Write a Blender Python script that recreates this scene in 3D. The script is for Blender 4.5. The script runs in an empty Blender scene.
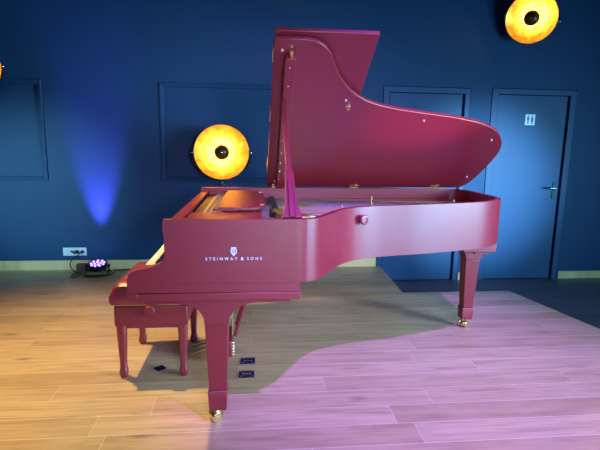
import bpy, bmesh, math, random
from math import sin, cos, pi, radians, hypot, atan2
from mathutils import Vector, Matrix, noise
random.seed(4)
scene = bpy.context.scene
COL = scene.collection

# ------------------------------------------------------------------ frames
PY = radians(5.648)                       # heading of the piano
P0 = Vector((-0.59285, 1.98512, 0.0))     # near front corner of its case, on the floor
WY = math.atan2(0.10325107, 0.99465533)   # heading of the back wall
WP = Vector((-3.08430746, 4.63595983, 0.0))
U = Vector((cos(PY), sin(PY), 0)); V = Vector((-sin(PY), cos(PY), 0))
WU = Vector((cos(WY), sin(WY), 0)); WN = Vector((sin(WY), -cos(WY), 0))
def pw(u, v, z=0): return P0 + U*u + V*v + Vector((0, 0, z))
def ww(s, d, z=0): return WP + WU*s + WN*d + Vector((0, 0, z))
PM = Matrix.Translation(P0) @ Matrix.Rotation(PY, 4, 'Z')
WM = Matrix.Translation(WP) @ Matrix.Rotation(WY, 4, 'Z')      # local x = along, -y = into the room

# ------------------------------------------------------------------ materials
def srgb(r, g, b):
    f = lambda c: (c/255/12.92) if c/255 <= 0.04045 else ((c/255+0.055)/1.055)**2.4
    return (f(r), f(g), f(b), 1)
def new_mat(name):
    m = bpy.data.materials.new(name); m.use_nodes = True
    nt = m.node_tree; b = nt.nodes['Principled BSDF']
    return m, nt, b
def simple(name, col, rough=.5, metal=0, spec=.5, noise_amt=.06, nscale=30, bump=0, bscale=200, coat=0, emit=None, estr=0):
    m, nt, b = new_mat(name); N = nt.nodes; L = nt.links
    b.inputs['Roughness'].default_value = rough; b.inputs['Metallic'].default_value = metal
    b.inputs['Specular IOR Level'].default_value = spec
    b.inputs['Coat Weight'].default_value = coat
    tc = N.new('ShaderNodeTexCoord'); nz = N.new('ShaderNodeTexNoise'); nz.inputs['Scale'].default_value = nscale
    nz.inputs['Detail'].default_value = 4
    L.new(tc.outputs['Object'], nz.inputs['Vector'])
    mx = N.new('ShaderNodeMix'); mx.data_type = 'RGBA'
    c = col
    mx.inputs[6].default_value = (c[0]*(1-noise_amt), c[1]*(1-noise_amt), c[2]*(1-noise_amt), 1)
    mx.inputs[7].default_value = (min(1, c[0]*(1+noise_amt)), min(1, c[1]*(1+noise_amt)), min(1, c[2]*(1+noise_amt)), 1)
    L.new(nz.outputs['Fac'], mx.inputs[0]); L.new(mx.outputs[2], b.inputs['Base Color'])
    if bump:
        n2 = N.new('ShaderNodeTexNoise'); n2.inputs['Scale'].default_value = bscale; n2.inputs['Detail'].default_value = 3
        L.new(tc.outputs['Object'], n2.inputs['Vector'])
        bp = N.new('ShaderNodeBump'); bp.inputs['Strength'].default_value = bump; bp.inputs['Distance'].default_value = .01
        L.new(n2.outputs['Fac'], bp.inputs['Height']); L.new(bp.outputs['Normal'], b.inputs['Normal'])
    if emit:
        b.inputs['Emission Color'].default_value = emit; b.inputs['Emission Strength'].default_value = estr
    return m

def wood_planks(name, colA, colB, seam, width, length, rough, spec=.5, seam_w=.0035, knot=(.12, .07, .04, 1), knot_amt=.55):
    m, nt, b = new_mat(name); N = nt.nodes; L = nt.links
    def math_(op, a, c=None, d=None):
        n = N.new('ShaderNodeMath'); n.operation = op
        for i, x in enumerate((a, c, d)):
            if x is None: continue
            if isinstance(x, (int, float)): n.inputs[i].default_value = x
            else: L.new(x, n.inputs[i])
        return n.outputs[0]
    def mix(f, a, c, bt='MIX'):
        n = N.new('ShaderNodeMix'); n.data_type = 'RGBA'; n.blend_type = bt
        for i, x in ((0, f), (6, a), (7, c)):
            if isinstance(x, (int, float)): n.inputs[i].default_value = x
            elif isinstance(x, tuple): n.inputs[i].default_value = x
            else: L.new(x, n.inputs[i])
        return n.outputs[2]
    tc = N.new('ShaderNodeTexCoord'); sp = N.new('ShaderNodeSeparateXYZ'); L.new(tc.outputs['Object'], sp.inputs[0])
    X, Y = sp.outputs[0], sp.outputs[1]
    ry = math_('DIVIDE', math_('ADD', Y, .026), width); row = math_('FLOOR', ry); fy = math_('FRACT', ry)
    wn = N.new('ShaderNodeTexWhiteNoise'); wn.noise_dimensions = '1D'; L.new(row, wn.inputs['W'])
    rx = math_('ADD', math_('DIVIDE', X, length), math_('MULTIPLY', wn.outputs['Value'], 7.3))
    colm = math_('FLOOR', rx); fx = math_('FRACT', rx)
    cv = N.new('ShaderNodeCombineXYZ'); L.new(row, cv.inputs[0]); L.new(colm, cv.inputs[1])
    w2 = N.new('ShaderNodeTexWhiteNoise'); w2.noise_dimensions = '2D'; L.new(cv.outputs[0], w2.inputs['Vector'])
    tint = w2.outputs['Value']
    # grain, stretched along the plank and shifted from plank to plank
    gv = N.new('ShaderNodeCombineXYZ')
    L.new(math_('MULTIPLY', X, 1.6), gv.inputs[0]); L.new(math_('MULTIPLY', Y, 22), gv.inputs[1]); L.new(math_('MULTIPLY', tint, 40), gv.inputs[2])
    gr = N.new('ShaderNodeTexNoise'); gr.inputs['Scale'].default_value = 1.6; gr.inputs['Detail'].default_value = 6
    gr.inputs['Distortion'].default_value = .8; gr.inputs['Roughness'].default_value = .62
    L.new(gv.outputs[0], gr.inputs['Vector'])
    g2v = N.new('ShaderNodeCombineXYZ')
    L.new(math_('MULTIPLY', X, 1.2), g2v.inputs[0]); L.new(math_('MULTIPLY', Y, 5), g2v.inputs[1]); L.new(math_('MULTIPLY', tint, 90), g2v.inputs[2])
    g2 = N.new('ShaderNodeTexNoise'); g2.inputs['Scale'].default_value = 2.2; g2.inputs['Detail'].default_value = 3
    L.new(g2v.outputs[0], g2.inputs['Vector'])
    base = mix(tint, colA, colB)
    dk = tuple(c*.62 for c in colA[:3])+(1,)
    ramp = N.new('ShaderNodeMapRange'); ramp.inputs[1].default_value = .42; ramp.inputs[2].default_value = .72
    L.new(gr.outputs['Fac'], ramp.inputs[0])
    c1 = mix(math_('MULTIPLY', ramp.outputs[0], .75), base, dk)
    r2 = N.new('ShaderNodeMapRange'); r2.inputs[1].default_value = .35; r2.inputs[2].default_value = .7
    L.new(g2.outputs['Fac'], r2.inputs[0])
    c1 = mix(math_('MULTIPLY', r2.outputs[0], .35), c1, tuple(min(1, c*1.18) for c in colB[:3])+(1,))
    # knots
    kv = N.new('ShaderNodeCombineXYZ'); L.new(math_('MULTIPLY', X, 1.7), kv.inputs[0]); L.new(math_('MULTIPLY', Y, 4.6), kv.inputs[1]); L.new(row, kv.inputs[2])
    vo = N.new('ShaderNodeTexVoronoi'); vo.inputs['Scale'].default_value = 1.0; L.new(kv.outputs[0], vo.inputs['Vector'])
    kr = N.new('ShaderNodeMapRange'); kr.inputs[1].default_value = .13; kr.inputs[2].default_value = .03; L.new(vo.outputs['Distance'], kr.inputs[0])
    c1 = mix(math_('MULTIPLY', kr.outputs[0], knot_amt), c1, knot)
    # seams
    ey = math_('MULTIPLY', math_('MINIMUM', fy, math_('SUBTRACT', 1.0, fy)), width)
    ex = math_('MULTIPLY', math_('MINIMUM', fx, math_('SUBTRACT', 1.0, fx)), length)
    sy = math_('LESS_THAN', ey, seam_w*.5); sx = math_('LESS_THAN', ex, seam_w*.4)
    se = math_('MAXIMUM', sy, math_('MULTIPLY', sx, .8))
    c1 = mix(math_('MULTIPLY', se, .75), c1, seam)
    L.new(c1, b.inputs['Base Color'])
    b.inputs['Roughness'].default_value = rough; b.inputs['Specular IOR Level'].default_value = spec
    rr = N.new('ShaderNodeMapRange'); rr.inputs[3].default_value = rough-.06; rr.inputs[4].default_value = rough+.1
    L.new(gr.outputs['Fac'], rr.inputs[0]); L.new(rr.outputs[0], b.inputs['Roughness'])
    bp = N.new('ShaderNodeBump'); bp.inputs['Strength'].default_value = .12; bp.inputs['Distance'].default_value = .004
    L.new(math_('SUBTRACT', gr.outputs['Fac'], se), bp.inputs['Height']); L.new(bp.outputs['Normal'], b.inputs['Normal'])
    return m

M = {}
M['paint'] = simple('satin_burgundy_lacquer', srgb(130, 27, 43), rough=.40, spec=.7, noise_amt=.03)
M['leather'] = simple('burgundy_leather', srgb(140, 38, 56), rough=.36, spec=.6, noise_amt=.08, bump=.12, bscale=160)
M['brass'] = simple('polished_brass', srgb(245, 225, 165), rough=.3, metal=1, noise_amt=.05)
M['plate'] = simple('gilded_iron', srgb(190, 150, 90), rough=.45, metal=.25, noise_amt=.08, bump=.05)
M['soundboard'] = simple('spruce', srgb(246, 228, 205), rough=.3, spec=.6, noise_amt=.08, nscale=8)
M['underwood'] = simple('unpainted_wood', srgb(120, 80, 55), rough=.6)
M['black'] = simple('black_satin', srgb(16, 16, 18), rough=.4)
M['felt'] = simple('dark_red_felt', srgb(70, 20, 30), rough=.9)
M['white_felt'] = simple('white_felt', srgb(225, 220, 210), rough=.9)
M['ivory'] = simple('white_key_tops', srgb(245, 238, 220), rough=.2, noise_amt=.02)
M['steel'] = simple('steel_wire', srgb(190, 190, 195), rough=.3, metal=1)
M['logo'] = simple('pale_silver_lettering', srgb(228, 226, 236), rough=.35, noise_amt=.02)
M['rubber'] = simple('pink_grey_rubber', srgb(205, 150, 160), rough=.6)
M['wall'] = simple('petrol_blue_paint', srgb(18, 62, 106), rough=.6, spec=.4, noise_amt=.05, nscale=3, bump=.04, bscale=120)
M['door'] = simple('petrol_blue_door_paint', srgb(20, 67, 114), rough=.5, spec=.5, noise_amt=.06, nscale=2, bump=.03, bscale=90)
M['skirting'] = wood_planks('pale_oak_skirting', srgb(245, 203, 145), srgb(250, 210, 153), srgb(150, 110, 60), 5, 6, .45, knot_amt=.2)
M['floor'] = wood_planks('oak_planks', srgb(182, 146, 108), srgb(211, 176, 136), srgb(238, 218, 190), .1585, 1.45, .34, .45)
M['floor_dark'] = wood_planks('dark_stained_planks', srgb(98, 80, 96), srgb(112, 92, 108), srgb(60, 52, 60), .2, 1.6, .42, .45, knot_amt=.1)
M['black_plastic'] = simple('black_plastic', srgb(20, 20, 24), rough=.35)
M['navy_plate'] = simple('dark_blue_gloss_plate', srgb(14, 22, 60), rough=.15, noise_amt=.1)
M['pale_blue'] = simple('pale_blue_print', srgb(105, 130, 190), rough=.4)
M['white_plastic'] = simple('white_plastic', srgb(225, 230, 235), rough=.35, noise_amt=.02)
M['chrome'] = simple('chrome', srgb(210, 212, 218), rough=.15, metal=1)
M['brown'] = simple('brown_transformer', srgb(120, 70, 48), rough=.6, noise_amt=.25, nscale=60)
M['sign_white'] = simple('pale_sign', srgb(225, 232, 240), rough=.4, noise_amt=.01)
M['sign_blue'] = simple('blue_grey_figures', srgb(70, 95, 130), rough=.5)
M['violet_led'] = simple('violet_led', (.12, .05, .9, 1), rough=.2, emit=(.22, .12, 1, 1), estr=8)
M['bulb_glass'] = simple('glowing_bulb', (1, .8, .5, 1), rough=.3, emit=(1, .66, .28, 1), estr=30)
M['bulb_cap'] = simple('dark_mirror_cap', srgb(88, 62, 44), rough=.3, metal=.5)
def gold_leaf():
    m, nt, b = new_mat('gold_leaf'); N = nt.nodes; L = nt.links
    tc = N.new('ShaderNodeTexCoord')
    nz = N.new('ShaderNodeTexNoise'); nz.inputs['Scale'].default_value = 9; nz.inputs['Detail'].default_value = 6; nz.inputs['Distortion'].default_value = 1.4
    L.new(tc.outputs['Object'], nz.inputs['Vector'])
    cr = N.new('ShaderNodeValToRGB'); cr.color_ramp.elements[0].position = .35; cr.color_ramp.elements[0].color = srgb(215, 150, 45)
    cr.color_ramp.elements[1].position = .65; cr.color_ramp.elements[1].color = srgb(250, 205, 85)
    L.new(nz.outputs['Fac'], cr.inputs[0]); L.new(cr.outputs[0], b.inputs['Base Color'])
    b.inputs['Metallic'].default_value = .9; b.inputs['Roughness'].default_value = .34
    vo = N.new('ShaderNodeTexVoronoi'); vo.inputs['Scale'].default_value = 16; L.new(tc.outputs['Object'], vo.inputs['Vector'])
    bp = N.new('ShaderNodeBump'); bp.inputs['Strength'].default_value = .5; bp.inputs['Distance'].default_value = .006
    L.new(nz.outputs['Fac'], bp.inputs['Height']); L.new(bp.outputs['Normal'], b.inputs['Normal'])
    return m
M['gold_leaf'] = gold_leaf()

# ------------------------------------------------------------------ mesh helpers
def link(name, bm, mat, parent=None, mw=None, smooth=False, bevel=0, bseg=2):
    me = bpy.data.meshes.new(name)
    bmesh.ops.recalc_face_normals(bm, faces=bm.faces[:])
    bm.to_mesh(me); bm.free()
    for m in (mat if isinstance(mat, (list, tuple)) else [mat]): me.materials.append(M[m])
    o = bpy.data.objects.new(name, me); COL.objects.link(o)
    if parent is not None: o.parent = parent
    if mw is not None: o.matrix_world = mw
    if smooth:
        for p in me.polygons: p.use_smooth = True
        me.set_sharp_from_angle(angle=radians(38))
    if bevel:
        b = o.modifiers.new('Bevel', 'BEVEL'); b.width = bevel; b.segments = bseg; b.limit_method = 'ANGLE'; b.angle_limit = radians(40)
        for p in me.polygons: p.use_smooth = True
        me.set_sharp_from_angle(angle=radians(38))
        b.harden_normals = False
    return o
def box(bm, x0, x1, y0, y1, z0, z1):
    vs = [bm.verts.new((x, y, z)) for z in (z0, z1) for y in (y0, y1) for x in (x0, x1)]
    for f in ((0, 2, 3, 1), (4, 5, 7, 6), (0, 1, 5, 4), (2, 6, 7, 3), (0, 4, 6, 2), (1, 3, 7, 5)):
        bm.faces.new([vs[i] for i in f])
    return bm
def prism(bm, pts, fn, t0, t1):
    """pts 2D outline; fn(a,b,t)->xyz"""
    a = [bm.verts.new(fn(x, y, t0)) for x, y in pts]; b = [bm.verts.new(fn(x, y, t1)) for x, y in pts]
    n = len(pts)
    bm.faces.new(a); bm.faces.new(b[::-1])
    for i in range(n): bm.faces.new((a[i], b[i], b[(i+1) % n], a[(i+1) % n]))
    return bm
def loft(bm, rings, cap=True, closed=True):
    R = [[bm.verts.new(p) for p in r] for r in rings]
    n = len(R[0])
    for i in range(len(R)-1):
        for j in range(n if closed else n-1):
            k = (j+1) % n; bm.faces.new((R[i][j], R[i][k], R[i+1][k], R[i+1][j]))
    if cap: bm.faces.new(R[0]); bm.faces.new(R[-1][::-1])
    return bm
def lathe(bm, prof, axis=Vector((0, 0, 1)), org=Vector((0, 0, 0)), n=24, cap=True):
    axis = axis.normalized(); q = axis.to_track_quat('Z', 'Y')
    rings = [[org + q @ Vector((r*cos(2*pi*i/n), r*sin(2*pi*i/n), z)) for i in range(n)] for r, z in prof]
    return loft(bm, rings, cap)
def tube(bm, pts, r, n=8, cap=True):
    pts = [Vector(p) for p in pts]; rings = []
    up = Vector((0, 0, 1)); prev = None
    for i, p in enumerate(pts):
        t = (pts[min(i+1, len(pts)-1)] - pts[max(i-1, 0)]).normalized()
        s = t.cross(up)
        if s.length < .05: s = t.cross(Vector((1, 0, 0)))
        s.normalize()
        if prev is not None and s.dot(prev) < 0: s = -s
        prev = s; w = t.cross(s)
        rr = r[i] if isinstance(r, (list, tuple)) else r
        rings.append([p + s*rr*cos(2*pi*k/n) + w*rr*sin(2*pi*k/n) for k in range(n)])
    return loft(bm, rings, cap)
def smooth_path(pts, sub=6):
    P = [Vector(p) for p in pts]; out = []
    for i in range(len(P)-1):
        p0 = P[max(i-1, 0)]; p1 = P[i]; p2 = P[i+1]; p3 = P[min(i+2, len(P)-1)]
        for k in range(sub):
            t = k/sub
            out.append(.5*((2*p1)+(-p0+p2)*t+(2*p0-5*p1+4*p2-p3)*t*t+(-p0+3*p1-3*p2+p3)*t**3))
    out.append(P[-1]); return out
def thing(name, label, cat, mw=None, loc=None, rz=0, group=None):
    o = bpy.data.objects.new(name, None); COL.objects.link(o); o.empty_display_size = .1
    if mw is not None: o.matrix_world = mw
    elif loc is not None: o.location = loc; o.rotation_euler = (0, 0, rz)
    tag(o, label, cat, group); return o
def tag(o, label, cat, group=None):
    o['label'] = label; o['category'] = cat
    if group: o['group'] = group
    return o
def struct(o): o['kind'] = 'structure'; return o
NB = bmesh.new

# ------------------------------------------------------------------ the room
# stage floor (the piano stands on it); local axes are the piano's
bm = NB()
stage = [(-4.5, -4.2), (4.06, -4.2), (2.95, 1.11), (2.775, 1.962), (1.745, 1.955), (1.79, 2.905), (-4.5, 2.85)]
prism(bm, stage, lambda a, b, t: (a, b, t), -.17, 0)
struct(link('floor', bm, 'floor', mw=PM))
bm = NB(); box(bm, -4.5, 7.5, -4.2, 2.94, -.25, -.171)
o = struct(link('floor_lower', bm, 'floor_dark', mw=PM))
# back wall, built up from cells so that the panels and the door openings are recessed
def wall_back():
    bm = NB()
    D = .06
    openings = [(-.9, .505, .965, 1.865, .03), (1.705, 3.25, .965, 1.875, .03),
                (3.955, 4.915, -.171, 1.945, D), (5.15, 6.13, -.171, 1.955, D)]
    S = sorted({-1.5, 8.5} | {a for o in openings for a in o[:2]})
    Z = sorted({-.25, 4.2} | {a for o in openings for a in o[2:4]})
    for i in range(len(S)-1):
        for j in range(len(Z)-1):
            sc, zc = (S[i]+S[i+1])/2, (Z[j]+Z[j+1])/2; d = 0
            for a, b, c, e, dd in openings:
                if a < sc < b and c < zc < e: d = dd
            box(bm, S[i], S[i+1], d, .2, Z[j], Z[j+1])
    return struct(link('wall_back', bm, 'wall', mw=WM))
wall_back()
def molding(name, s0, s1, z0, z1):
    bm = NB()
    w = .042
    # profile across the frame: (distance inwards, height above wall)
    prof = [(0, 0), (0, .012), (.006, .016), (.016, .016), (.022, .009), (.034, .009), (w, .004), (w, 0)]
    rings = []
    for (cx, cz, dx, dz) in ((s0, z0, 1, 1), (s1, z0, -1, 1), (s1, z1, -1, -1), (s0, z1, 1, -1)):
        rings.append([(cx+dx*a, -h, cz+dz*a) for a, h in prof])
    R = [[bm.verts.new(p) for p in r] for r in rings]
    n = len(prof)
    for i in range(4):
        A, B = R[i], R[(i+1) % 4]
        for j in range(n):
            k = (j+1) % n; bm.faces.new((A[j], B[j], B[k], A[k]))
    return struct(link(name, bm, 'wall', mw=WM))
molding('trim_1', -.94, .547, .923, 1.907)
molding('trim_2', 1.663, 3.292, .923, 1.917)
def skirting(name, s0, s1, z0, z1):
    bm = NB(); prism(bm, [(0, z0), (-.016, z0), (-.016, z1-.008), (-.010, z1), (0, z1)], lambda a, b, t: (t, a, b), s0, s1)
    return struct(link(name, bm, 'skirting', mw=WM))
skirting('baseboard_left', -1.5, 3.953, .0, .1)
skirting('baseboard_middle', 4.917, 5.148, -.171, -.085)
skirting('baseboard_right', 6.132, 8.5, -.171, -.085)

def door(idx, s0, s1, ztop, leaf0, leaf1, handle=True, hinge_gap=.028):
    bm = NB(); z0 = -.171
    fz = ztop
    # casing: two jambs and a head, standing just proud of the wall
    box(bm, s0, leaf0-.006, -.006, .055, z0, fz); box(bm, leaf1+hinge_gap, s1, -.006, .055, z0, fz)
    box(bm, leaf0-.006, leaf1+hinge_gap, -.006, .055, fz-.055, fz)
    fr = struct(link('door_%d' % idx, bm, 'door', mw=WM))
    bm = NB(); box(bm, leaf0, leaf1, .004, .046, z0+.004, fz-.062)
    link('door_leaf', bm, 'door', fr, bevel=.002)
    if handle:
        hs, hz = leaf1-.055, .885
        bm = NB(); box(bm, hs-.018, hs+.018, -.004, .004, hz-.12, hz+.07)
        bp = link('handle_plate', bm, 'black', fr, bevel=.003)
        bm = NB(); tube(bm, [(hs, .004, hz), (hs, -.045, hz), (hs-.006, -.052, hz), (hs-.05, -.054, hz), (hs-.12, -.052, hz)], [.009, .008, .009, .008, .0075], 10)
        bp2 = link('lever', bm, 'chrome', bp, smooth=True); 
        bm = NB(); tube(bm, [(hs-.075, -.053, hz), (hs-.122, -.052, hz)], .0105, 10)
        link('lever_grip', bm, 'black', bp, smooth=True)
    return fr
door(1, 3.962, 4.908, 1.938, 4.03, 4.828, handle=False)
door(2, 5.157, 6.123, 1.948, 5.23, 6.028)

# restroom sign on the second door
sg = thing('restroom_sign', 'small pale square restroom sign with two standing figures, on the right-hand blue door', 'sign', loc=ww(5.611, -.002, 1.63), rz=WY)
bm = NB(); box(bm, -.057, .057, -.004, 0, -.058, .058); link('sign_panel', bm, 'sign_white', sg, bevel=.002)
for i, cx in enumerate((-.024, .022)):
    bm = NB()
    lathe(bm, [(.001, 0), (.0075, 0), (.0075, .0012), (.001, .0012)], Vector((0, -1, 0)), Vector((cx, -.004, .040)), 16)
    if i == 0: pts = [(-.012, .027), (.012, .027), (.013, -.004), (.008, -.004), (.008, -.046), (.001, -.046), (.001, -.012), (-.001, -.012), (-.001, -.046), (-.008, -.046), (-.008, -.004), (-.013, -.004)]
    else: pts = [(-.009, .027), (.009, .027), (.014, -.004), (.010, -.004), (.015, -.024), (.008, -.024), (.008, -.046), (.002, -.046), (.002, -.024), (-.002, -.024), (-.002, -.046), (-.008, -.046), (-.008, -.024), (-.015, -.024), (-.010, -.004), (-.014, -.004)]
    prism(bm, pts, lambda a, b, t: (cx+a, t, b), -.004, -.0052)
    link('figure', bm, 'sign_blue', sg)

# wall socket strip with a plug in it
so = thing('wall_socket', 'white four-gang wall socket just above the pale skirting', 'socket', loc=ww(.753, 0, .193), rz=WY)
bm = NB(); box(bm, -.117, .117, -.010, 0, -.043, .043); link('cover_plate', bm, 'white_plastic', so, bevel=.003)
for cx in (-.078, -.026, .026, .078):
    bm = NB(); lathe(bm, [(.021, 0), (.0195, .0015), (.019, -.004), (.001, -.004)], Vector((0, -1, 0)), Vector((cx, -.0095, 0)), 20)
    link('outlet', bm, 'white_plastic', so, smooth=True)
pg = thing('power_plug', 'black power plug pushed into the white wall socket', 'plug', loc=ww(.753, 0, .193), rz=WY)
for cx, s in ((.026, 1),):
    bm = NB(); lathe(bm, [(.001, .012), (.018, .012), (.018, .03), (.012, .045), (.008, .05), (.001, .05)], Vector((0, -1, 0)), Vector((cx, 0, 0)), 16)
    link('plug_body', bm, 'black_plastic', pg, smooth=True)
    bm = NB(); tube(bm, [(cx, -.045, 0), (cx-.01, -.055, -.012), (cx-.028, -.05, .004), (cx-.05, -.042, .014)], [.008, .009, .009, .011], 8)
    link('cord_grip', bm, 'black_plastic', pg, smooth=True)
pg2 = thing('power_plug', 'black angled plug beside the first one in the wall socket', 'plug', loc=ww(.753, 0, .193), rz=WY)
bm = NB(); lathe(bm, [(.001, .012), (.016, .012), (.016, .028), (.010, .04), (.001, .042)], Vector((0, -1, 0)), Vector((.078, 0, 0)), 16)
link('plug_body', bm, 'black_plastic', pg2, smooth=True)
bm = NB(); tube(bm, [(.078, -.035, 0), (.066, -.046, -.006), (.05, -.048, -.02), (.04, -.045, -.04)], [.008, .008, .007, .005], 8)
link('cord_grip', bm, 'black_plastic', pg2, smooth=True)

# LED up-light on the floor against the wall
LX, LD = 1.03, .17
par = thing('stage_uplight', 'flat black LED stage light on the floor by the skirting, glowing violet', 'stage light', loc=ww(LX, LD, 0), rz=WY)
TA = Vector((0, -.22, .97)).normalized()     # the way its face points
org = Vector((0, 0, .085))
bm = NB(); lathe(bm, [(.001, -.04), (.07, -.038), (.088, -.03), (.092, .02), (.092, .03), (.086, .03), (.084, .022), (.001, .022)], TA, org, 32)
body = link('housing', bm, 'black_plastic', par, smooth=True)
q = TA.to_track_quat('Z', 'Y')
for ring, cnt in ((.028, 4), (.062, 9)):
    for i in range(cnt):
        a = 2*pi*i/cnt+.4
        bm = NB(); lathe(bm, [(.001, 0), (.0115, 0), (.011, .006), (.006, .010), (.001, .011)], TA, org+q@Vector((ring*cos(a), ring*sin(a), .022)), 12)
        link('led_lens', bm, 'violet_led', body, smooth=True)
bm = NB()
pts = [(-.098, 0, .085), (-.104, .004, .06), (-.108, .03, .016), (-.10, .07, .008), (0, .085, .008), (.10, .07, .008), (.108, .03, .016), (.104, .004, .06), (.098, 0, .085)]
tube(bm, smooth_path(pts, 4), .006, 6); link('bracket', bm, 'black_plastic', par, smooth=True)
bm = NB()
pts = [(-.098, 0, .085), (-.106, -.004, .055), (-.11, -.04, .014), (-.10, -.085, .008), (-.03, -.10, .008), (.03, -.10, .008), (.10, -.085, .008), (.11, -.04, .014), (.106, -.004, .055), (.098, 0, .085)]
tube(bm, smooth_path(pts, 4), .007, 6); link('bracket', bm, 'black_plastic', par, smooth=True)
for s in (-1, 1):
    bm = NB(); lathe(bm, [(.001, 0), (.016, 0), (.018, .006), (.018, .014), (.012, .018), (.001, .018)], Vector((s, 0, 0)), Vector((s*.1, 0, .085)), 14)
    link('tilt_knob', bm, 'black_plastic', par, smooth=True)
tr = thing('transformer_box', 'small brown transformer box lying between the socket and the stage light', 'power adapter', loc=ww(.83, .055, 0), rz=WY)
bm = NB(); box(bm, -.045, .045, -.03, .03, 0, .075); link('case', bm, 'brown', tr, bevel=.006)
bm = NB()
for z in (.018, .036, .054): box(bm, -.0465, .0465, -.0315, .0315, z-.002, z+.002)
link('ribs', bm, 'black_plastic', tr)
# cables (each its own thing), coordinates: along wall, out from wall, height
def cable(name, label, pts, r=.005):
    bm = NB(); tube(bm, smooth_path([ww(*p) for p in pts], 8), r, 7)
    return tag(link(name, bm, 'black_plastic', smooth=True), label, 'cable')
cable('power_cable', 'black power cable looping from the wall socket down to the stage light',
      [(.79, .04, .155), (.74, .05, .12), (.715, .05, .07), (.74, .07, .02), (.80, .13, .006), (.86, .20, .006), (.87, .27, .006), (.85, .33, .006), (.80, .27, .006), (.82, .19, .006), (.845, .16, .006), (.86, .13, .01)])
cable('signal_cable', 'thin black cable running right from the stage light along the skirting behind the bench',
      [(1.165, .09, .012), (1.18, .085, .010), (1.2, .08, .008), (1.3, .06, .008), (1.6, .07, .006), (2.1, .05, .006), (2.6, .06, .006)], .006)
cable('floor_cable', 'black cable loop lying on the floor in front of the brown transformer box',
      [(.89, .10, .012), (.895, .20, .008), (.95, .31, .007), (1.08, .31, .007), (1.165, .24, .007), (1.18, .17, .010), (1.17, .12, .012)])

# ------------------------------------------------------------------ dish wall lamps
def dish_lamp(s, z, aim, label, stem_up, d=.26, rad=.267):
    C0 = ww(s, d, z)
    t = thing('dish_wall_lamp', label, 'lamp', loc=C0, group='gold dish lamps on the blue wall')
    ax = aim.normalized(); q = ax.to_track_quat('Z', 'Y')
    R, Dp = rad, .46*rad
    inner = []; n = 10
    for i in range(n+1):
        f = i/n; inner.append((max(.001, R*f), -Dp*(1-f*f)))
    prof = inner + [(R+.004, .002), (R+.002, -.004)] + [(max(.001, (R+.002)*(1-i/n)), -Dp*(1-(1-i/n)**2)-.006) for i in range(1, n+1)]
    bm = NB(); lathe(bm, inner, ax, Vector((0, 0, 0)), 48, cap=False)
    sh = link('reflector', bm, 'gold_leaf', t, smooth=True)
    bm = NB(); lathe(bm, [(R, 0)]+prof[n+1:], ax, Vector((0, 0, 0)), 48, cap=False)
    link('shell', bm, 'black', t, smooth=True)
    # globe bulb with a dark crown
    br = .074; bz = -.03
    bm = NB(); lathe(bm, [(max(.001, br*sin(a)), bz - br*cos(a)) for a in [pi*k/20 for k in range(0, 11)]], ax, Vector((0, 0, 0)), 28, cap=False)
    bulb = link('bulb', bm, 'bulb_glass', t, smooth=True)
    bm = NB(); lathe(bm, [(max(.001, (br+.001)*cos(a)), bz + (br+.001)*sin(a)) for a in [pi/2*k/10 for k in range(0, 11)]], ax, Vector((0, 0, 0)), 28, cap=False)
    link('bulb_cap', bm, 'bulb_cap', bulb, smooth=True)
    # yoke behind the dish, pivots at both sides
    sgn = 1 if stem_up else -1
    side = (WU - ax*WU.dot(ax)).normalized(); upv = Vector((0, 0, 1)); back = -ax
    Ry = R+.018
    pts = []
    for k in range(0, 25):
        a = pi*k/24
        pts.append(side*(Ry*cos(a)) + upv*(sgn*(R-.01)*sin(a)) + back*(.02+.07*sin(a)))
    bm = NB(); tube(bm, pts, .008, 8); link('yoke', bm, 'black', t, smooth=True)
    for sd in (-1, 1):
        bm = NB(); lathe(bm, [(.001, 0), (.013, 0), (.013, .016), (.009, .022), (.001, .022)], side*sd, side*(sd*(Ry-.012)) + back*.02, 14)
        kn = link('pivot_knob', bm, 'chrome', t, smooth=True)
    foot = upv*(sgn*(R-.01)) + back*.09
    bm = NB(); tube(bm, [foot, foot+upv*sgn*.055, foot+upv*sgn*.068 - WN*.02, foot+upv*sgn*.07 - WN*(.1)], .006, 10)
    link('arm', bm, 'chrome', t, smooth=True)
    rose_base = foot+upv*sgn*.07; dist = (C0+rose_base - WP).dot(WN)
    bm = NB(); tube(bm, [rose_base-WN*.06, rose_base-WN*(dist-.01)], .006, 8); link('arm', bm, 'chrome', t, smooth=True)
    bm = NB(); lathe(bm, [(.001, .001), (.022, .001), (.022, .008), (.015, .014), (.001, .014)], WN, rose_base - WN*dist, 20); link('wall_rose', bm, 'chrome', t, smooth=True)
    # the light of the bulb itself
    return t
tocam = Vector((.1, -1, 0))
def along(s, z, d=.26):
    c = ww(s, d, z); return (Vector((0, 0, 1.331))-c).normalized()
a1 = along(2.25, 1.245)
dish_lamp(2.292, 1.238, a1, 'lit gold dish lamp low on the wall behind the keyboard end of the piano', False)
a2 = (along(5.4, 2.6) + Vector((-.10, 0, -.10))).normalized()
dish_lamp(5.36, 2.60, a2, 'lit gold dish lamp high on the wall above the two doors', True, rad=.238)
a3 = (along(.1, 2.0) + Vector((-.0, 0, -.0))).normalized()
dish_lamp(.022, 1.985, a3, 'gold dish lamp cut off by the left edge, above the left wall panel', False)

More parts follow.
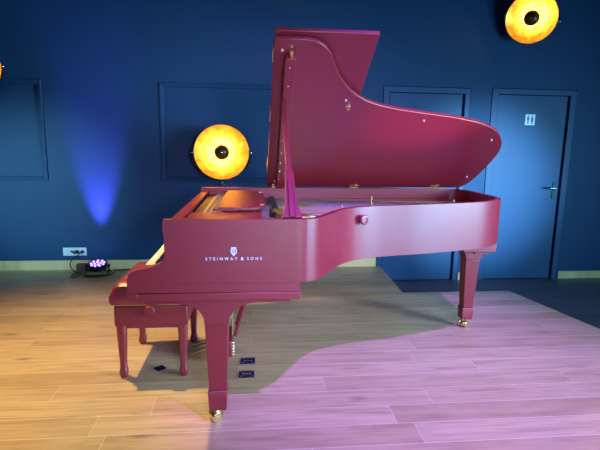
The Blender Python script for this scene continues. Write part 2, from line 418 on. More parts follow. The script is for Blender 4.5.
# ------------------------------------------------------------------ the piano
piano = thing('grand_piano', 'satin burgundy grand piano with its lid propped open, keyboard to the left', 'piano', mw=PM)
W = 1.52
curve = [(.604, 0), (.641, .011), (.681, .040), (.722, .098), (.775, .189), (.829, .283), (.893, .358), (.959, .409), (1.053, .452),
         (1.178, .487), (1.333, .522), (1.479, .560), (1.679, .622), (1.808, .673), (1.921, .758), (1.995, .848), (2.023, .953), (2.032, 1.124), (2.032, 1.34), (2.02, 1.42), (1.985, 1.49), (1.92, 1.52)]
cs = [Vector((a, b)) for a, b in smooth_path([(a, b, 0) for a, b in [(.5, 0)]+curve], 5) for _ in (0,)] if False else [Vector((p.x, p.y)) for p in smooth_path([(a, b, 0) for a, b in [(.54, 0)]+curve], 5)]
outer = [Vector((0, 0)), Vector((.3, 0))] + cs + [Vector((1.2, W)), Vector((0, W))]
def offset(pl, d):
    out = []
    for i, p in enumerate(pl):
        a = pl[max(i-1, 0)]; b = pl[min(i+1, len(pl)-1)]
        t = (b-a).normalized(); nrm = Vector((-t.y, t.x))     # inward is to the left of travel
        out.append(p+nrm*d)
    out[0].x = pl[0].x; out[-1].x = pl[-1].x
    return out
def band(bm, A, B, zlo, zhi):
    """wall ribbon between outline A and B; zlo can be a function of u"""
    zl = zlo if callable(zlo) else (lambda u: zlo)
    rings = [[(a.x, a.y, zl(a.x)), (a.x, a.y, zhi), (b.x, b.y, zhi), (b.x, b.y, zl(a.x))] for a, b in zip(A, B)]
    return loft(bm, rings)
inner = offset(outer, .032)
bm = NB(); band(bm, outer, inner, .71, 1.0)
rim = link('rim', bm, 'paint', piano, smooth=True, bevel=.004)
inner2 = offset(outer, .075); bm = NB(); band(bm, offset(outer, .0325), inner2, .71, .925)
link('inner_rim', bm, 'paint', piano, smooth=True)
# cheeks with the scrolled arms (near and far)
prof = [(.0, 1.0), (-.003, .985), (-.004, .955), (.0, .93), (.001, .86), (.001, .844), (-.008, .817), (-.022, .802), (-.047, .791), (-.077, .783), (-.118, .775), (-.140, .769), (-.157, .755), (-.165, .731), (-.165, .668), (.604, .668), (.604, .7105), (.0, .7105)]
for v0, v1 in ((0, .045), (W-.045, W)):
    bm = NB()
    arm = [(a, b) for a, b in prof]
    arm = arm[:-3] + [(.06, .668), (.06, .7095), (.0005, .7095), (.0005, .9995)]
    prism(bm, [(a, b) for a, b in arm[:-1]] + [(.0005, 1.0)], lambda a, b, t: (a, t, b), v0, v1)
    link('arm', bm, 'paint', piano, smooth=True, bevel=.003)
bm = NB(); box(bm, .0605, .60, 0.0, .045, .668, .7095); link('case_side', bm, 'paint', piano)
bm = NB(); box(bm, .0605, .60, W-.045, W, .668, .7095); link('case_side', bm, 'paint', piano)
bm = NB(); box(bm, -.118, .604, -.003, W+.003, .630, .6655); link('keybed', bm, 'paint', piano, bevel=.003)
for v0, v1 in ((-.003, .048), (W-.048, W+.003)):
    bm = NB(); box(bm, -.168, -.1185, v0, v1, .630, .6655); link('arm_foot', bm, 'paint', piano, bevel=.003)
bm = NB(); box(bm, -.10, .56, .03, W-.03, .606, .629); link('under_frame', bm, 'paint', piano, bevel=.003)
bm = NB(); box(bm, -.128, -.1215, .0455, W-.0455, .6665, .735); link('key_slip', bm, 'paint', piano, bevel=.006)
for v0 in (.046, W-.046-.085):
    bm = NB(); box(bm, -.1205, .03, v0, v0+.085, .6685, .765); link('key_block', bm, 'paint', piano, bevel=.006)
# keys
wk = (W-2*.132)/52
bmw = NB(); box(bmw, -.1205, .03, .0006, wk-.0006, .69, .757)
wkey = link('white_key', bmw, 'ivory', piano, bevel=.0015); wkey.location = (0, .132, 0)
for i in range(1, 52):
    c = wkey.copy(); COL.objects.link(c); c.parent = piano; c.location = (0, .132+i*wk, 0)
bmb = NB(); prism(bmb, [(-.078, .757), (-.074, .769), (.03, .769), (.03, .757)], lambda a, b, t: (a, t, b), -.005, .005)
bkey = None; pat = (0, 1, 0, 1, 1, 0, 1)      # seen from the treble end
for i in range(51):
    nm = (51-i) % 7                            # keys counted from the bass end: A B C D E F G
    if nm in (1, 2) and False: continue
    # black key between key i and i+1 (from treble): bass index b=51-i-1 and b+1
    b = 51-i-1; note = 'ABCDEFG'[b % 7]
    if note in ('B', 'E'): continue
    if bkey is None: bkey = link('black_key', bmb, 'black', piano); o = bkey
    else: o = bkey.copy(); COL.objects.link(o); o.parent = piano
    o.location = (0, .132+(i+1)*wk, 0)
bm = NB(); prism(bm, [(.031, .74), (.033, .80), (.022, .90), (.012, .955), (.02, .965), (.045, .965), (.055, .90), (.06, .74)], lambda a, b, t: (a, t, b), .046, W-.046)
link('fallboard', bm, 'paint', piano, smooth=True)
bm = NB(); prism(bm, [(-.004, .955), (-.004, .968), (.004, .975), (.050, .975), (.056, .968), (.056, .955)], lambda a, b, t: (a, t, b), .046, W-.046)
link('stretcher', bm, 'paint', piano, smooth=True, bevel=.002)
# music desk, folded flat, with its side shelves
bm = NB()
box(bm, .066, .43, .05, .40, .958, .972)
link('desk_shelf', bm, 'paint', piano, bevel=.003)
bm = NB(); box(bm, .066, .20, 1.39, W-.05, .955, .968); link('desk_shelf', bm, 'paint', piano, bevel=.003)
def rrect(x0, x1, y0, y1, r):
    out = []
    for cx, cy, a0 in ((x1-r, y1-r, 0), (x0+.012, y1-.012, 90), (x0+.012, y0+.012, 180), (x1-r, y0+r, 270)):
        rr = r if cx > (x0+x1)/2 else .012
        for k in range(9): a = radians(a0+k*90/8); out.append((cx+rr*cos(a), cy+rr*sin(a)))
    return out
bm = NB(); prism(bm, rrect(.195, .458, .47, 1.40, .13), lambda a, b, t: (a, b, t), .972, .988)
desk = link('music_desk', bm, 'paint', piano, smooth=True, bevel=.004)
bm = NB()
prism(bm, rrect(.172, .30, .44, .455, .004), lambda a, b, t: (a, b, t), .974, .984)
link('desk_ledge', bm, 'paint', piano)
for vv in (.60, 1.25):
    bm = NB(); box(bm, .425, .450, vv-.018, vv+.018, .9885, .992); link('desk_hinge', bm, 'brass', piano)
# action: dark slot, tuning-pin field, dampers
bm = NB(); box(bm, .061, .112, .41, 1.385, .90, .952); link('action_rail', bm, 'black', piano)
bm = NB(); box(bm, .113, .30, .08, W-.08, .905, .955); pin_block = link('pin_field', bm, 'plate', piano)
bm = NB()
for i in range(72):
    for j in range(3):
        x = .135+j*.026+(i % 2)*.008; y = .11+i*(W-.22)/71
        lathe(bm, [(.0035, .9555), (.0035, .966), (.001, .966)], Vector((0, 0, 1)), Vector((x, y, 0)), 6)
o = link('tuning_pins', bm, 'steel', piano); o['kind'] = 'stuff'
# soundboard and plate
poly = offset(outer, .076)
bm = NB(); a = [p for p in poly]; a[0] = Vector((.30, a[0].y)); a[1] = Vector((.32, a[1].y)); a[-1] = Vector((.30, a[-1].y))
prism(bm, [(p.x, p.y) for p in a], lambda x, y, t: (x, y, t), .893, .908)
link('soundboard', bm, 'soundboard', piano)
bm = NB(); prism(bm, [(p.x, p.y) for p in a], lambda x, y, t: (x, y, t), .880, .8925)
link('underside', bm, 'underwood', piano)
for (p, q_) in (((.66, .34), (1.85, 1.42)), ((.62, .75), (1.92, 1.30)), ((.62, 1.35), (1.9, 1.36))):
    d = Vector((q_[0]-p[0], q_[1]-p[1])).normalized(); nn = Vector((-d.y, d.x))*.04
    p, q_ = Vector(p), Vector(q_); bm = NB()
    prism(bm, [tuple(p-nn), tuple(q_-nn), tuple(q_+nn), tuple(p+nn)], lambda x, y, t: (x, y, t), .735, .879)
    link('beam', bm, 'paint', piano)
# iron plate: flange round the inner rim, web at the pins, struts
bm = NB(); f0 = offset(outer, .034); f1 = offset(outer, .12)
idx = [i for i, p in enumerate(outer) if p.x > .3 or i == 1]
band(bm, [f0[i] for i in idx if outer[i].y < 1.0], [f1[i] for i in idx if outer[i].y < 1.0], .915, .930)
pl = link('iron_plate', bm, 'plate', piano, smooth=True)
bm = NB(); box(bm, .301, .40, .10, W-.08, .915, .948); link('plate_web', bm, 'plate', piano, bevel=.006)
for (p, q_) in (((.38, .42), (1.20, .62)), ((.38, .80), (1.75, .80))):
    p, q_ = Vector(p), Vector(q_); d = (q_-p).normalized(); nn = Vector((-d.y, d.x))*.013
    bm = NB(); prism(bm, [tuple(p-nn), tuple(q_-nn), tuple(q_+nn), tuple(p+nn)], lambda x, y, t: (x, y, t), .9085, .928); link('plate_strut', bm, 'plate', piano, bevel=.005)
# curved brass rail at the treble end with its dark block
bm = NB(); pts = smooth_path([(.505, .50, .962), (.56, .42, .966), (.64, .33, .965), (.74, .30, .958), (.82, .34, .950)], 6)
tube(bm, pts, [.020-.013*i/(len(pts)-1) for i in range(len(pts))], 8); link('treble_rail', bm, 'brass', piano, smooth=True)
bm = NB(); box(bm, .475, .515, .46, .56, .935, .968); link('rail_block', bm, 'black', piano, bevel=.006)
bm = NB(); box(bm, .44, .60, .09, .25, .944, .954); link('agraffe_block', bm, 'chrome', piano, bevel=.004)
# strings (nobody could count them here)
bm = NB()
for i in range(96):
    f = i/95
    y0 = .13+f*1.25; x1 = .62+.95*min(1, f*1.6)+.25*max(0, f-.6)
    # keep inside the bent side
    y1 = y0+.05*(1-f)+(.16 if f < .7 else -.10)
    r = .0006+.0012*max(0, f-.55)
    tube(bm, [(.41, y0, .935), (min(x1, 1.84), min(max(y1, .30 if x1 < .8 else .62), 1.36), .915)], r, 4, cap=False)
o = link('strings', bm, 'steel', piano); o['kind'] = 'stuff'
bm = NB()
for i in range(66):
    y = .24+i*.0172
    if i in (16, 31, 47): continue
    box(bm, .50, .535, y, y+.011, .938, .952)
o = link('dampers', bm, 'black', piano); o['kind'] = 'stuff'
for (a, b) in ((1.185, 1.05), (1.70, .90), (.9, .62)):
    bm = NB(); lathe(bm, [(.011, .85), (.011, .94), (.006, .945), (.006, .985), (.001, .985)], Vector((0, 0, 1)), Vector((a, b, 0)), 10); link('plate_bolt', bm, 'brass', piano, smooth=True)
# round lock button on the outside of the bent side
nd = Vector((.42, -.91, 0)).normalized()
bm = NB(); lathe(bm, [(.020, -.004), (.020, .012), (.027, .014), (.028, .026), (.023, .031), (.014, .032), (.012, .028), (.001, .028)], nd, Vector((.972, .410, .935)), 24)
link('rim_button', bm, 'paint', piano, smooth=True)

# lid
TH = radians(32); Z0 = 1.006
def L3(u, s, t): return (u, W - s*cos(TH) + t*sin(TH), Z0 + s*sin(TH) + t*cos(TH))
lidpts = [(.487, 0), (.487, 1.512), (.60, 1.515), (.652, 1.512), (.70, 1.497), (.742, 1.462), (.774, 1.408), (.803, 1.334), (.848, 1.246), (.919, 1.152), (.987, 1.094), (1.05, 1.056),
          (1.138, 1.022), (1.231, .998), (1.30, .984), (1.40, .966), (1.493, .949), (1.591, .932), (1.684, .908), (1.773, .881), (1.872, .832), (1.94, .780), (1.997, .712), (2.045, .625), (2.068, .53), (2.075, .42), (2.073, .28), (2.062, .14), (2.04, .05), (2.0, 0)]
sm = [(p.x, p.y) for p in smooth_path([(a, b, 0) for a, b in lidpts[2:]], 3)]
lo = lidpts[:2] + sm
bm = NB(); prism(bm, lo, L3, 0, .022)
lid = link('lid', bm, 'paint', piano, smooth=True, bevel=.004)
bm = NB(); prism(bm, [(.489, .012), (.489, 1.536), (.985, 1.536), (.985, .012)], L3, .030, .052)
flap = link('front_flap', bm, 'paint', lid, bevel=.004)
for s_ in (.3, .9, 1.4):
    bm = NB(); prism(bm, [(.483, s_-.05), (.4865, s_-.05), (.4865, s_+.05), (.483, s_+.05)], L3, .004, .05); link('flap_hinge', bm, 'brass', lid)
for u_, in ((.56,), (1.16,), (1.80,)):
    bm = NB(); prism(bm, [(u_-.035, .006), (u_+.035, .006), (u_+.035, .042), (u_-.035, .042)], L3, -.003, -.0002)
    tube(bm, [(u_-.035, W-.002, 1.004), (u_+.035, W-.002, 1.004)], .005, 8)
    tube(bm, [L3(u_+.01, .03, -.003), L3(u_+.012, .03, -.018)], .006, 8)
    link('lid_hinge', bm, 'brass', lid)
# guide bar on the underside of the lid
bm = NB(); prism(bm, [(.556, .03), (.541, 1.405), (.546, 1.418), (.59, 1.418), (.597, 1.405), (.610, .03)], L3, -.032, -.0003)
gb = link('guide_bar', bm, 'paint', lid, bevel=.003)
bm = NB(); tube(bm, [L3(.572, 1.40, -.016), L3(.572, 1.45, -.016)], [.009, .011], 12); link('bar_peg', bm, 'brass', gb, smooth=True)
for s_ in (1.36, 1.22, .86, .70, .55, .42, .30, .18):
    q0 = Vector(L3(.568, s_, -.032)); nn = Vector((0, -sin(TH), -cos(TH)))
    bm = NB(); lathe(bm, [(.001, .0005), (.005, .0005), (.004, .003), (.001, .0035)], nn, q0, 10); link('screw', bm, 'brass', gb, smooth=True)
def stud(u_, s_, mat='rubber', r=.008):
    nn = Vector((0, -sin(TH), -cos(TH))); bm = NB(); lathe(bm, [(.001, .0), (r, .0), (r*.8, .008), (.001, .010)], nn, Vector(L3(u_, s_, -.0002)), 12)
    return link('lid_buffer', bm, mat, lid, smooth=True)
stud(.525, 1.445); stud(.90, 1.075); stud(1.41, .90); stud(1.935, .70); stud(1.99, .19); stud(.545, .10)
bm = NB(); nn = Vector((0, -sin(TH), -cos(TH))); lathe(bm, [(.001, .0), (.015, .0), (.015, .004), (.008, .006), (.009, .024), (.001, .026)], nn, Vector(L3(.925, 1.022, -.0002)), 14)
link('lid_catch', bm, 'brass', lid, smooth=True)
# prop stick
def prop():
    A = Vector((.562, .016, 1.001)); B = Vector((.553, .585, 1.561))
    d = B-A; Lg = d.length; d.normalize(); sx = Vector((1, 0, 0)); w = d.cross(sx).normalized()
    bm = NB()
    stations = [(0, .046), (.03, .040), (.08, .030), (.16, .0245), (.26, .022), (.32, .0215), (.345, .021), (.37, .0135), (.6, .0125), (1, .0105)]
    rings = []
    for t, hw in stations:
        c = A+d*(Lg*t); th = .012 if t < .36 else .011
        rings.append([c+sx*hw-w*th, c+sx*hw+w*th, c-sx*hw+w*th, c-sx*hw-w*th])
    loft(bm, rings); st = link('prop_stick', bm, 'paint', piano, bevel=.002)
    # inner short prop lying in the forked lower part
    bm = NB(); rings = []
    for t, hw in ((.0, .0115), (.27, .0085)):
        c = A+d*(Lg*t)+w*0
        f = -1 if w.y > 0 else 1
        o1 = w*f*.0125; o2 = w*f*.017
        rings.append([c+sx*hw+o1, c+sx*hw+o2, c-sx*hw+o2, c-sx*hw+o1])
    loft(bm, rings); link('short_prop', bm, 'paint', st)
    bm = NB()
    for k in (-1, 1):
        f = -1 if w.y > 0 else 1
        rings = []
        for t, hw in ((.0, .0140), (.28, .0105)):
            c = A+d*(Lg*t)+sx*(k*hw); o1 = w*f*.0122; o2 = w*f*.0135
            rings.append([c+sx*.0012+o1, c+sx*.0012+o2, c-sx*.0012+o2, c-sx*.0012+o1])
        loft(bm, rings)
    link('fork_slot', bm, 'black', st)
    bm = NB(); tube(bm, [B-d*.02, B+d*.012], .006, 8); link('prop_tip', bm, 'brass', st, smooth=True)
prop()

# lettering and the lyre badge on the near side
def text_mesh(body, name, mat, parent, u0, u1, zb, y):
    cu = bpy.data.curves.new(name, 'FONT'); cu.body = body; cu.size = 1; cu.extrude = .02; cu.space_character = 1.9; cu.space_word = 1.0; cu.offset = .004
    tmp = bpy.data.objects.new(name+'_tmp', cu); COL.objects.link(tmp)
    bpy.context.view_layer.update()
    me = bpy.data.meshes.new_from_object(tmp.evaluated_get(bpy.context.evaluated_depsgraph_get()))
    bpy.data.objects.remove(tmp); bpy.data.curves.remove(cu)
    xs = [v.co.x for v in me.vertices]; ys = [v.co.y for v in me.vertices]
    sc = (u1-u0)/(max(xs)-min(xs)); x0 = min(xs); h = .0135/max(ys)
    for v in me.vertices:
        x, yy, zz = v.co; v.co = (u0+(x-x0)*sc, y-.0008-(zz+.02)*.02, zb+yy*h)
    me.materials.clear(); me.materials.append(M[mat])
    o = bpy.data.objects.new(name, me); COL.objects.link(o); o.parent = parent
    return o
for word, ua, ub in (('STEINWAY', .178, .317), ('&', .333, .346), ('SONS', .361, .426)):
    lt = text_mesh(word, 'maker_lettering', 'logo', piano, ua, ub, .8165, 0.0)
    lt['label'] = 'pale silver capital lettering'
bm = NB()
cu_, cz = .302, .857
def strip2(bm, pts, w, y0=-.0008, y1=-.0028):
    P_ = [Vector(p) for p in pts]
    L_, R_ = [], []
    for i, p in enumerate(P_):
        t = (P_[min(i+1, len(P_)-1)]-P_[max(i-1, 0)]).normalized(); nrm = Vector((-t.y, t.x))
        L_.append(p+nrm*w/2); R_.append(p-nrm*w/2)
    rings = [[(a.x, y0, a.y), (a.x, y1, a.y), (b.x, y1, b.y), (b.x, y0, b.y)] for a, b in zip(L_, R_)]
    loft(bm, rings)
for s in (-1, 1):
    pts = [(cu_+s*.002, cz-.013), (cu_+s*.009, cz-.009), (cu_+s*.012, cz-.001), (cu_+s*.010, cz+.007), (cu_+s*.008, cz+.012), (cu_+s*.0085, cz+.016)]
    strip2(bm, [(p.x, p.y) for p in smooth_path([(a, b, 0) for a, b in pts], 4)], .0038)
for k in (-1, 0, 1): strip2(bm, [(cu_+k*.0042, cz-.009), (cu_+k*.0042, cz+.016)], .0022)
strip2(bm, [(cu_-.011, cz+.0165), (cu_+.011, cz+.0165)], .003)
strip2(bm, [(cu_-.006, cz-.017), (cu_+.006, cz-.017)], .003)
strip2(bm, [(cu_, cz-.018), (cu_, cz-.010)], .004)
lg = link('lyre_emblem', bm, 'logo', piano); lg['label'] = 'pale silver lyre emblem above the lettering'

# legs
def caster(parent, c, rz, s=1.0):
    """brass fork and wheel; c = centre on the floor"""
    R = Matrix.Translation(Vector(c)) @ Matrix.Rotation(rz, 4, 'Z')
    bm = NB()
    lathe(bm, [(.024*s, .066), (.024*s, .060), (.016*s, .056), (.012*s, .050), (.001, .050)], Vector((0, 0, 1)), Vector((0, 0, 0)), 16)
    for y in (-.0165, .0165):
        prism(bm, [(-.012, .056), (.016, .056), (.030, .030), (.026, .014), (.014, .012), (.004, .028)], lambda a, b, t: (a, t, b), y-.0025, y+.0025)
    bmesh.ops.transform(bm, matrix=R, verts=bm.verts[:])
    cf = link('caster', bm, 'brass', parent, smooth=True)
    bm = NB()
    for y0_ in (-.0325, .0195): lathe(bm, [(.001, y0_), (.021, y0_), (.0245, y0_+.003), (.0245, y0_+.010), (.021, y0_+.013), (.001, y0_+.013)], Vector((0, 1, 0)), Vector((.019, 0, .0245)), 24)
    lathe(bm, [(.001, -.0345), (.008, -.0345), (.008, .0345), (.001, .0345)], Vector((0, 1, 0)), Vector((.019, 0, .0245)), 14)
    lathe(bm, [(.001, -.0135), (.020, -.0135), (.0225, -.010), (.0225, .010), (.020, .0135), (.001, .0135)], Vector((0, 1, 0)), Vector((.019, 0, .0245)), 20)
    bmesh.ops.transform(bm, matrix=R, verts=bm.verts[:])
    link('caster_wheel', bm, 'brass', cf, smooth=True)
def front_leg(v0):
    uc = .219; bm = NB()
    # upper bracket outline in (u, z) with concave arcs
    pts = [(.04, .6295), (.04, .612), (.075, .606)]
    for k in range(0, 9):
        a = radians(90-90*k/8); pts.append((.078+.088*sin(pi/2-a), .606-.092*(1-sin(a))))
    pts += [(.166, .512), (.275, .512)]
    for k in range(8, -1, -1):
        a = radians(90-90*k/8); pts.append((.40-.125*sin(pi/2-a), .612-.098*(1-sin(a))))
    pts += [(.435, .615), (.435, .6295)]
    prism(bm, pts, lambda a, b, t: (a, t, b), v0, v0+.13)
    leg = link('leg', bm, 'paint', piano, smooth=True)
    bm = NB()
    vc = v0+.065
    rings = []
    for z, hw in ((.5115, .0545), (.34, .0475), (.170, .0405)):
        cx = .2195
        rings.append([(cx-hw, vc-hw, z), (cx+hw, vc-hw, z), (cx+hw, vc+hw, z), (cx-hw, vc+hw, z)])
    loft(bm, rings); link('shaft', bm, 'paint', leg, bevel=.003)
    bm = NB(); rings = []
    for z, hw in ((.1695, .041), (.162, .0455), (.115, .0435), (.066, .0405)):
        cx = .2175
        rings.append([(cx-hw, vc-hw, z), (cx+hw, vc-hw, z), (cx+hw, vc+hw, z), (cx-hw, vc+hw, z)])
    loft(bm, rings); link('foot_block', bm, 'paint', leg, bevel=.002)
    caster(leg, (.2175, vc, 0), radians(208) if v0 < .5 else radians(190))
front_leg(.012); front_leg(W-.142)
# tail leg
bm = NB(); box(bm, 1.76, 1.985, .83, 1.40, .645, .7095); link('tail_block', bm, 'paint', piano, bevel=.004)
bm = NB(); box(bm, 1.83, 2.02, .93, 1.33, .618, .6445); link('leg_plate', bm, 'paint', piano, bevel=.003)
bm = NB(); box(bm, 1.90, 2.0, .95, 1.30, .602, .6175); link('leg_plate', bm, 'paint', piano, bevel=.003)
uc, vc = 1.962, 1.15
bm = NB(); rings = []
for z, a0, a1_ in ((.6015, 1.895, 2.045), (.585, 1.893, 2.05), (.555, 1.905, 2.035), (.526, 1.913, 2.018)):
    rings.append([(a0, vc-.055, z), (a1_, vc-.055, z), (a1_, vc+.055, z), (a0, vc+.055, z)])
loft(bm, rings); leg = link('leg', bm, 'paint', piano, bevel=.003)
bm = NB(); rings = []
for z, hw in ((.5255, .052), (.34, .046), (.158, .037)):
    rings.append([(uc-hw+.002, vc-hw, z), (uc+hw, vc-hw, z), (uc+hw, vc+hw, z), (uc-hw+.002, vc+hw, z)])
loft(bm, rings); link('shaft', bm, 'paint', leg, bevel=.003)
bm = NB(); rings = []
for z, hw in ((.1575, .039), (.150, .043), (.066, .038)):
    rings.append([(uc-hw, vc-hw, z), (uc+hw, vc-hw, z), (uc+hw, vc+hw, z), (uc-hw, vc+hw, z)])
loft(bm, rings); link('foot_block', bm, 'paint', leg, bevel=.002)
caster(leg, (uc, vc, 0), radians(215))
# pedal lyre
bm = NB(); box(bm, .14, .258, .64, .90, .045, .150); lyre = link('pedal_box', bm, 'paint', piano, bevel=.008)
for vv in (.69, .84):
    bm = NB(); loft(bm, [[(cx_+s1*h, vv+s2*h2, z) for s1, s2 in ((-1, -1), (1, -1), (1, 1), (-1, 1))] for z, h, h2, cx_ in ((.155, .022, .015, .205), (.35, .019, .013, .205), (.60, .028, .022, .205))])
    link('lyre_post', bm, 'paint', lyre, bevel=.003)
for vv in (.735, .765, .795):
    bm = NB(); tube(bm, [(.255, vv, .15), (.255, vv, .60)], .004, 8); link('pedal_rod', bm, 'brass', lyre, smooth=True)
for vv in (.70, .765, .83):
    bm = NB(); pts = [(.15, 0, .085), (.10, 0, .082), (.06, 0, .072), (.02, 0, .058), (-.005, 0, .052)]
    rings = []
    for k, (a, b, z) in enumerate(pts):
        w_ = (.008, .009, .016, .021, .010)[k]
        rings.append([(a, vv-w_, z-.004), (a, vv+w_, z-.004), (a, vv+w_, z+.005), (a, vv-w_, z+.005)])
    loft(bm, rings); link('pedal', bm, 'brass', lyre, smooth=True, bevel=.002)
for vv in (.68, .85):
    bm = NB(); tube(bm, [(.275, vv, .17), (.40, vv, .60)], .011, 8); link('lyre_brace', bm, 'paint', lyre, smooth=True)
bm = NB()
for i in range(5): lathe(bm, [(.001, 0), (.005, 0), (.006, .008), (.003, .013), (.001, .014)], Vector((1, 0, 0)), Vector((.2585, .655, .058+i*.019)), 8)
link('box_screws', bm, 'brass', lyre, smooth=True)

# ------------------------------------------------------------------ bench
bench = thing('piano_bench', 'burgundy padded piano bench with four square legs, tucked under the keyboard', 'bench', mw=PM)
b0, b1, c0, c1 = -.380, .018, .498, 1.012
bm = NB(); box(bm, b0, b1, c0, c1, .318, .430); fr = link('frame', bm, 'paint', bench, bevel=.006)
bm = NB(); box(bm, b0+.02, b1-.02, c0+.02, c1-.02, .296, .3175); link('apron', bm, 'paint', bench)
bm = NB(); box(bm, b0+.01, b1-.01, c0+.012, c1-.012, .4305, .4395); link('lift_board', bm, 'brass', bench)
# cushion: quilted box, rounded at the rim
bm = NB(); nx, ny = 26, 32
A0, A1, B0, B1 = -.398, .024, .486, 1.024
def sup(f):   # rounded edge height factor
    e = min(f, 1-f)/.16
    return 1 if e >= 1 else math.sqrt(max(0, 1-(1-e)**2))
top = []
for i in range(nx+1):
    r = []
    for j in range(ny+1):
        a, b = i/nx, j/ny
        x = A0+(A1-A0)*a; y = B0+(B1-B0)*b
        h = min(sup(a), sup(b*.5 if b < .5 else 1-(1-b)*.5)) if False else sup(a)*sup(b)**.6
        qx, qy = (a*3) % 1, (b*4) % 1
        tuft = -.010*math.exp(-(min(qx, 1-qx)/.09)**2) - .010*math.exp(-(min(qy, 1-qy)/.09)**2)
        edge = min(1, min(a, 1-a, b, 1-b)/.12)
        r.append(bm.verts.new((x, y, .494+.072*h+tuft*edge)))
    top.append(r)
for i in range(nx):
    for j in range(ny): bm.faces.new((top[i][j], top[i+1][j], top[i+1][j+1], top[i][j+1]))
per = [top[i][0] for i in range(nx+1)] + [top[nx][j] for j in range(1, ny+1)] + [top[i][ny] for i in range(nx-1, -1, -1)] + [top[0][j] for j in range(ny-1, 0, -1)]
low = []
for zz, zf in ((.462, .0), (.4415, .008)):
    row = []
    for v_ in per:
        cxm, cym = (A0+A1)/2, (B0+B1)/2
        x = v_.co.x + (zf if v_.co.x < cxm else -zf); y = v_.co.y + (zf if v_.co.y < cym else -zf)
        row.append(bm.verts.new((x, y, zz)))
    low.append(row)
prev = per
for row in low:
    for k_ in range(len(per)):
        n_ = (k_+1) % len(per); bm.faces.new((prev[k_], prev[n_], row[n_], row[k_]))
    prev = row
bm.faces.new(prev)
link('cushion', bm, 'leather', bench, smooth=True)
for lu, lv in ((-.350, .530), (-.014, .530), (-.350, .985), (-.014, .985)):
    bm = NB(); rings = []
    for z, h in ((.317, .026), (.25, .024), (.12, .0185), (.06, .017), (.045, .022), (.018, .022), (.004, .017), (.0, .016)):
        s = .000 if lu < -.2 else 0
        rings.append([(lu+a*h, lv+b*h, z) for a, b in ((-1, -.6), (-.6, -1), (.6, -1), (1, -.6), (1, .6), (.6, 1), (-.6, 1), (-1, .6))])
    loft(bm, rings); link('leg', bm, 'paint', bench, smooth=True)
for s, vv in ((-1, c0), (1, c1)):
    bm = NB(); lathe(bm, [(.008, 0), (.008, .012), (.026, .014), (.031, .020), (.031, .038), (.026, .044), (.001, .045)], Vector((0, s, 0)), Vector((-.182, vv, .415)), 24)
    link('height_knob', bm, 'paint', bench, smooth=True)

# ------------------------------------------------------------------ small dark plates on the floor
def floor_plate(u_, v_, rot, label, deco=True, h=.044):
    t = thing('floor_outlet_plate', label, 'floor plate', loc=pw(u_, v_, 0), rz=PY+rot, group='dark square plates let into the stage floor')
    bm = NB(); box(bm, -h, h, -.041*h/.044, .041*h/.044, .0003, .004); link('cover', bm, 'navy_plate', t, bevel=.0012)
    if deco:
        bm = NB()
        for k in range(3): box(bm, -.026+.02*k, -.014+.02*k, -.004, .004, .0041, .0048)
        for sx in (-1, 1):
            for sy in (-1, 1): box(bm, sx*.031-.005, sx*.031+.005, sy*.028-.0016, sy*.028+.0016, .0041, .0048)
        link('marking', bm, 'pale_blue', t)
floor_plate(.352, .680, 0, 'dark blue square floor plate, the farther of the two right of the piano leg')
floor_plate(.347, .510, 0, 'dark blue square floor plate, the nearer of the two right of the piano leg')
floor_plate(-.168, .617, radians(38), 'dark blue square floor plate set askew between the bench legs', False, .029)

# ------------------------------------------------------------------ lights
def aim(o, tgt):
    d = Vector(tgt) - o.location; o.rotation_euler = d.to_track_quat('-Z', 'Y').to_euler()
def spot(name, loc, tgt, col, power, size, blend=.4, radius=.05):
    l = bpy.data.lights.new(name, 'SPOT'); l.color = col; l.energy = power; l.spot_size = radians(size); l.spot_blend = blend; l.shadow_soft_size = radius
    o = bpy.data.objects.new(name, l); COL.objects.link(o); o.location = loc; aim(o, tgt); return o
def area(name, loc, tgt, col, power, sx, sy):
    l = bpy.data.lights.new(name, 'AREA'); l.shape = 'RECTANGLE'; l.size = sx; l.size_y = sy; l.color = col; l.energy = power
    o = bpy.data.objects.new(name, l); COL.objects.link(o); o.location = loc; aim(o, tgt); return o
spot('warm_spotlight', pw(-1.15, 1.05, 2.8), pw(-.7, .2, 0), (1.0, 0.73, 0.27), 410, 98, 1.0, .045)
spot('violet_spotlight', pw(1.82, -2.0, 4.9), pw(1.55, .15, .4), (.30, .09, 1.0), 2250, 38, .75, .06)
l_ = area('window_right', Vector((4.8, 1.0, 1.05)), Vector((.6, 2.7, .8)), (0.22, 0.65, 1.0), 125, 3.4, 1.2); l_.data.spread = radians(120)
l_ = area('fill_overhead', Vector((-.3, -1.4, 3.6)), Vector((.3, 2.6, 0)), (0.36, 1.0, 0.849), 7, 2.6, 1.6); l_.data.spread = radians(80)  # added greenish fill for the shaded floor, not an actual ceiling fixture
spot('blue_spotlight', Vector((3.3, .2, 1.0)), Vector((1.98, 5.15, .85)), (0.319, 0.711, 1.0), 2738, 25, 1, .1)
spot('fill_blue_left', Vector((-3.6, 1.2, 1.2)), Vector((-2.75, 4.67, .82)), (0.30, 0.80, 1.0), 500, 34, 1, .1)  # added to brighten the left wall, no known source there
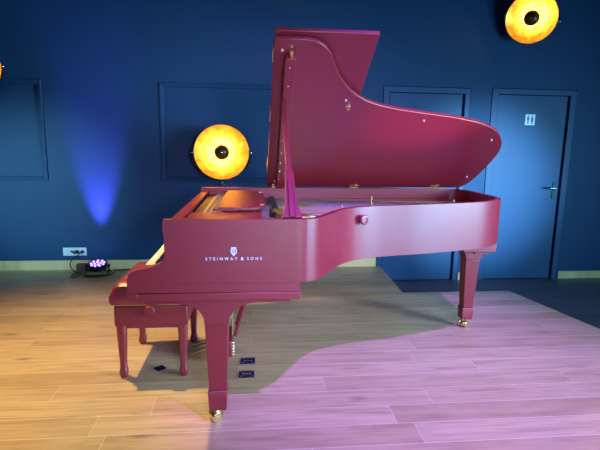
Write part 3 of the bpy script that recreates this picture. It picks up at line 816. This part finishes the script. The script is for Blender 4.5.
spot('violet_beam', ww(1.03, .17, .13), ww(1.03, 0, 1.3), (0.30, 0.16, 1.0), 480, 36, 1, .03)
spot('fill_front', Vector((1.2, -1.8, 1.7)), Vector((.3, 2.6, .8)), (0.475, 0.499, 1.0), 484.5, 46, .7, .3)  # added lilac fill for the near face and far inner rim
spot('fill_front_low', Vector((.9, -1.2, .5)), Vector((.2, 2.2, .75)), (0.0, 1.0, 0.784), 80.6, 50, .7, .3)  # invented low fill aimed at the piano body
spot('right_spotlight', Vector((4.6, .6, 1.7)), Vector((.8, 2.8, .9)), (0.58, 0.76, 1.0), 1384.2, 44, .7, .8)
spot('fill_right_low', Vector((3.3, .7, .35)), Vector((.8, 2.6, .88)), (0.0, 0.562, 1.0), 169, 36, .7, .25)  # made-up low source that puts blue sheen on the tail side
spot('fill_violet', Vector((.9, -2.2, 3.0)), Vector((-.05, 2.1, 1.0)), (.38, .40, 1.0), 800, 17, .8, .25)  # extra violet source, added to tint the near side and prop stick
spot('amber_low', Vector((2.3, .9, .28)), Vector((.78, 2.84, 1.53)), (1, .55, .05), 300, 18, .9, .06)

w = bpy.data.worlds.new('room_ambience'); scene.world = w; w.use_nodes = True
bg = w.node_tree.nodes['Background']; bg.inputs[0].default_value = (.16, .30, .42, 1); bg.inputs[1].default_value = .01

# ------------------------------------------------------------------ camera
cam = bpy.data.cameras.new('camera'); co = bpy.data.objects.new('camera', cam); COL.objects.link(co)
p, r = radians(9.888), radians(.895)
F = Vector((0, cos(p), -sin(p))); R0 = Vector((1, 0, 0)); U0 = R0.cross(F)
R = R0*cos(r)+U0*sin(r); UU = -R0*sin(r)+U0*cos(r)
mw = Matrix((( R.x, UU.x, -F.x, 0), (R.y, UU.y, -F.y, 0), (R.z, UU.z, -F.z, 1.331), (0, 0, 0, 1)))
co.matrix_world = mw
cam.sensor_width = 36; cam.lens = 465.3/600*36; cam.clip_start = .02
scene.camera = co
scene.view_settings.view_transform = 'Standard'; scene.view_settings.look = 'None'
scene.view_settings.gamma = 1; scene.view_settings.use_curve_mapping = False
scene.view_settings.exposure = 0.0
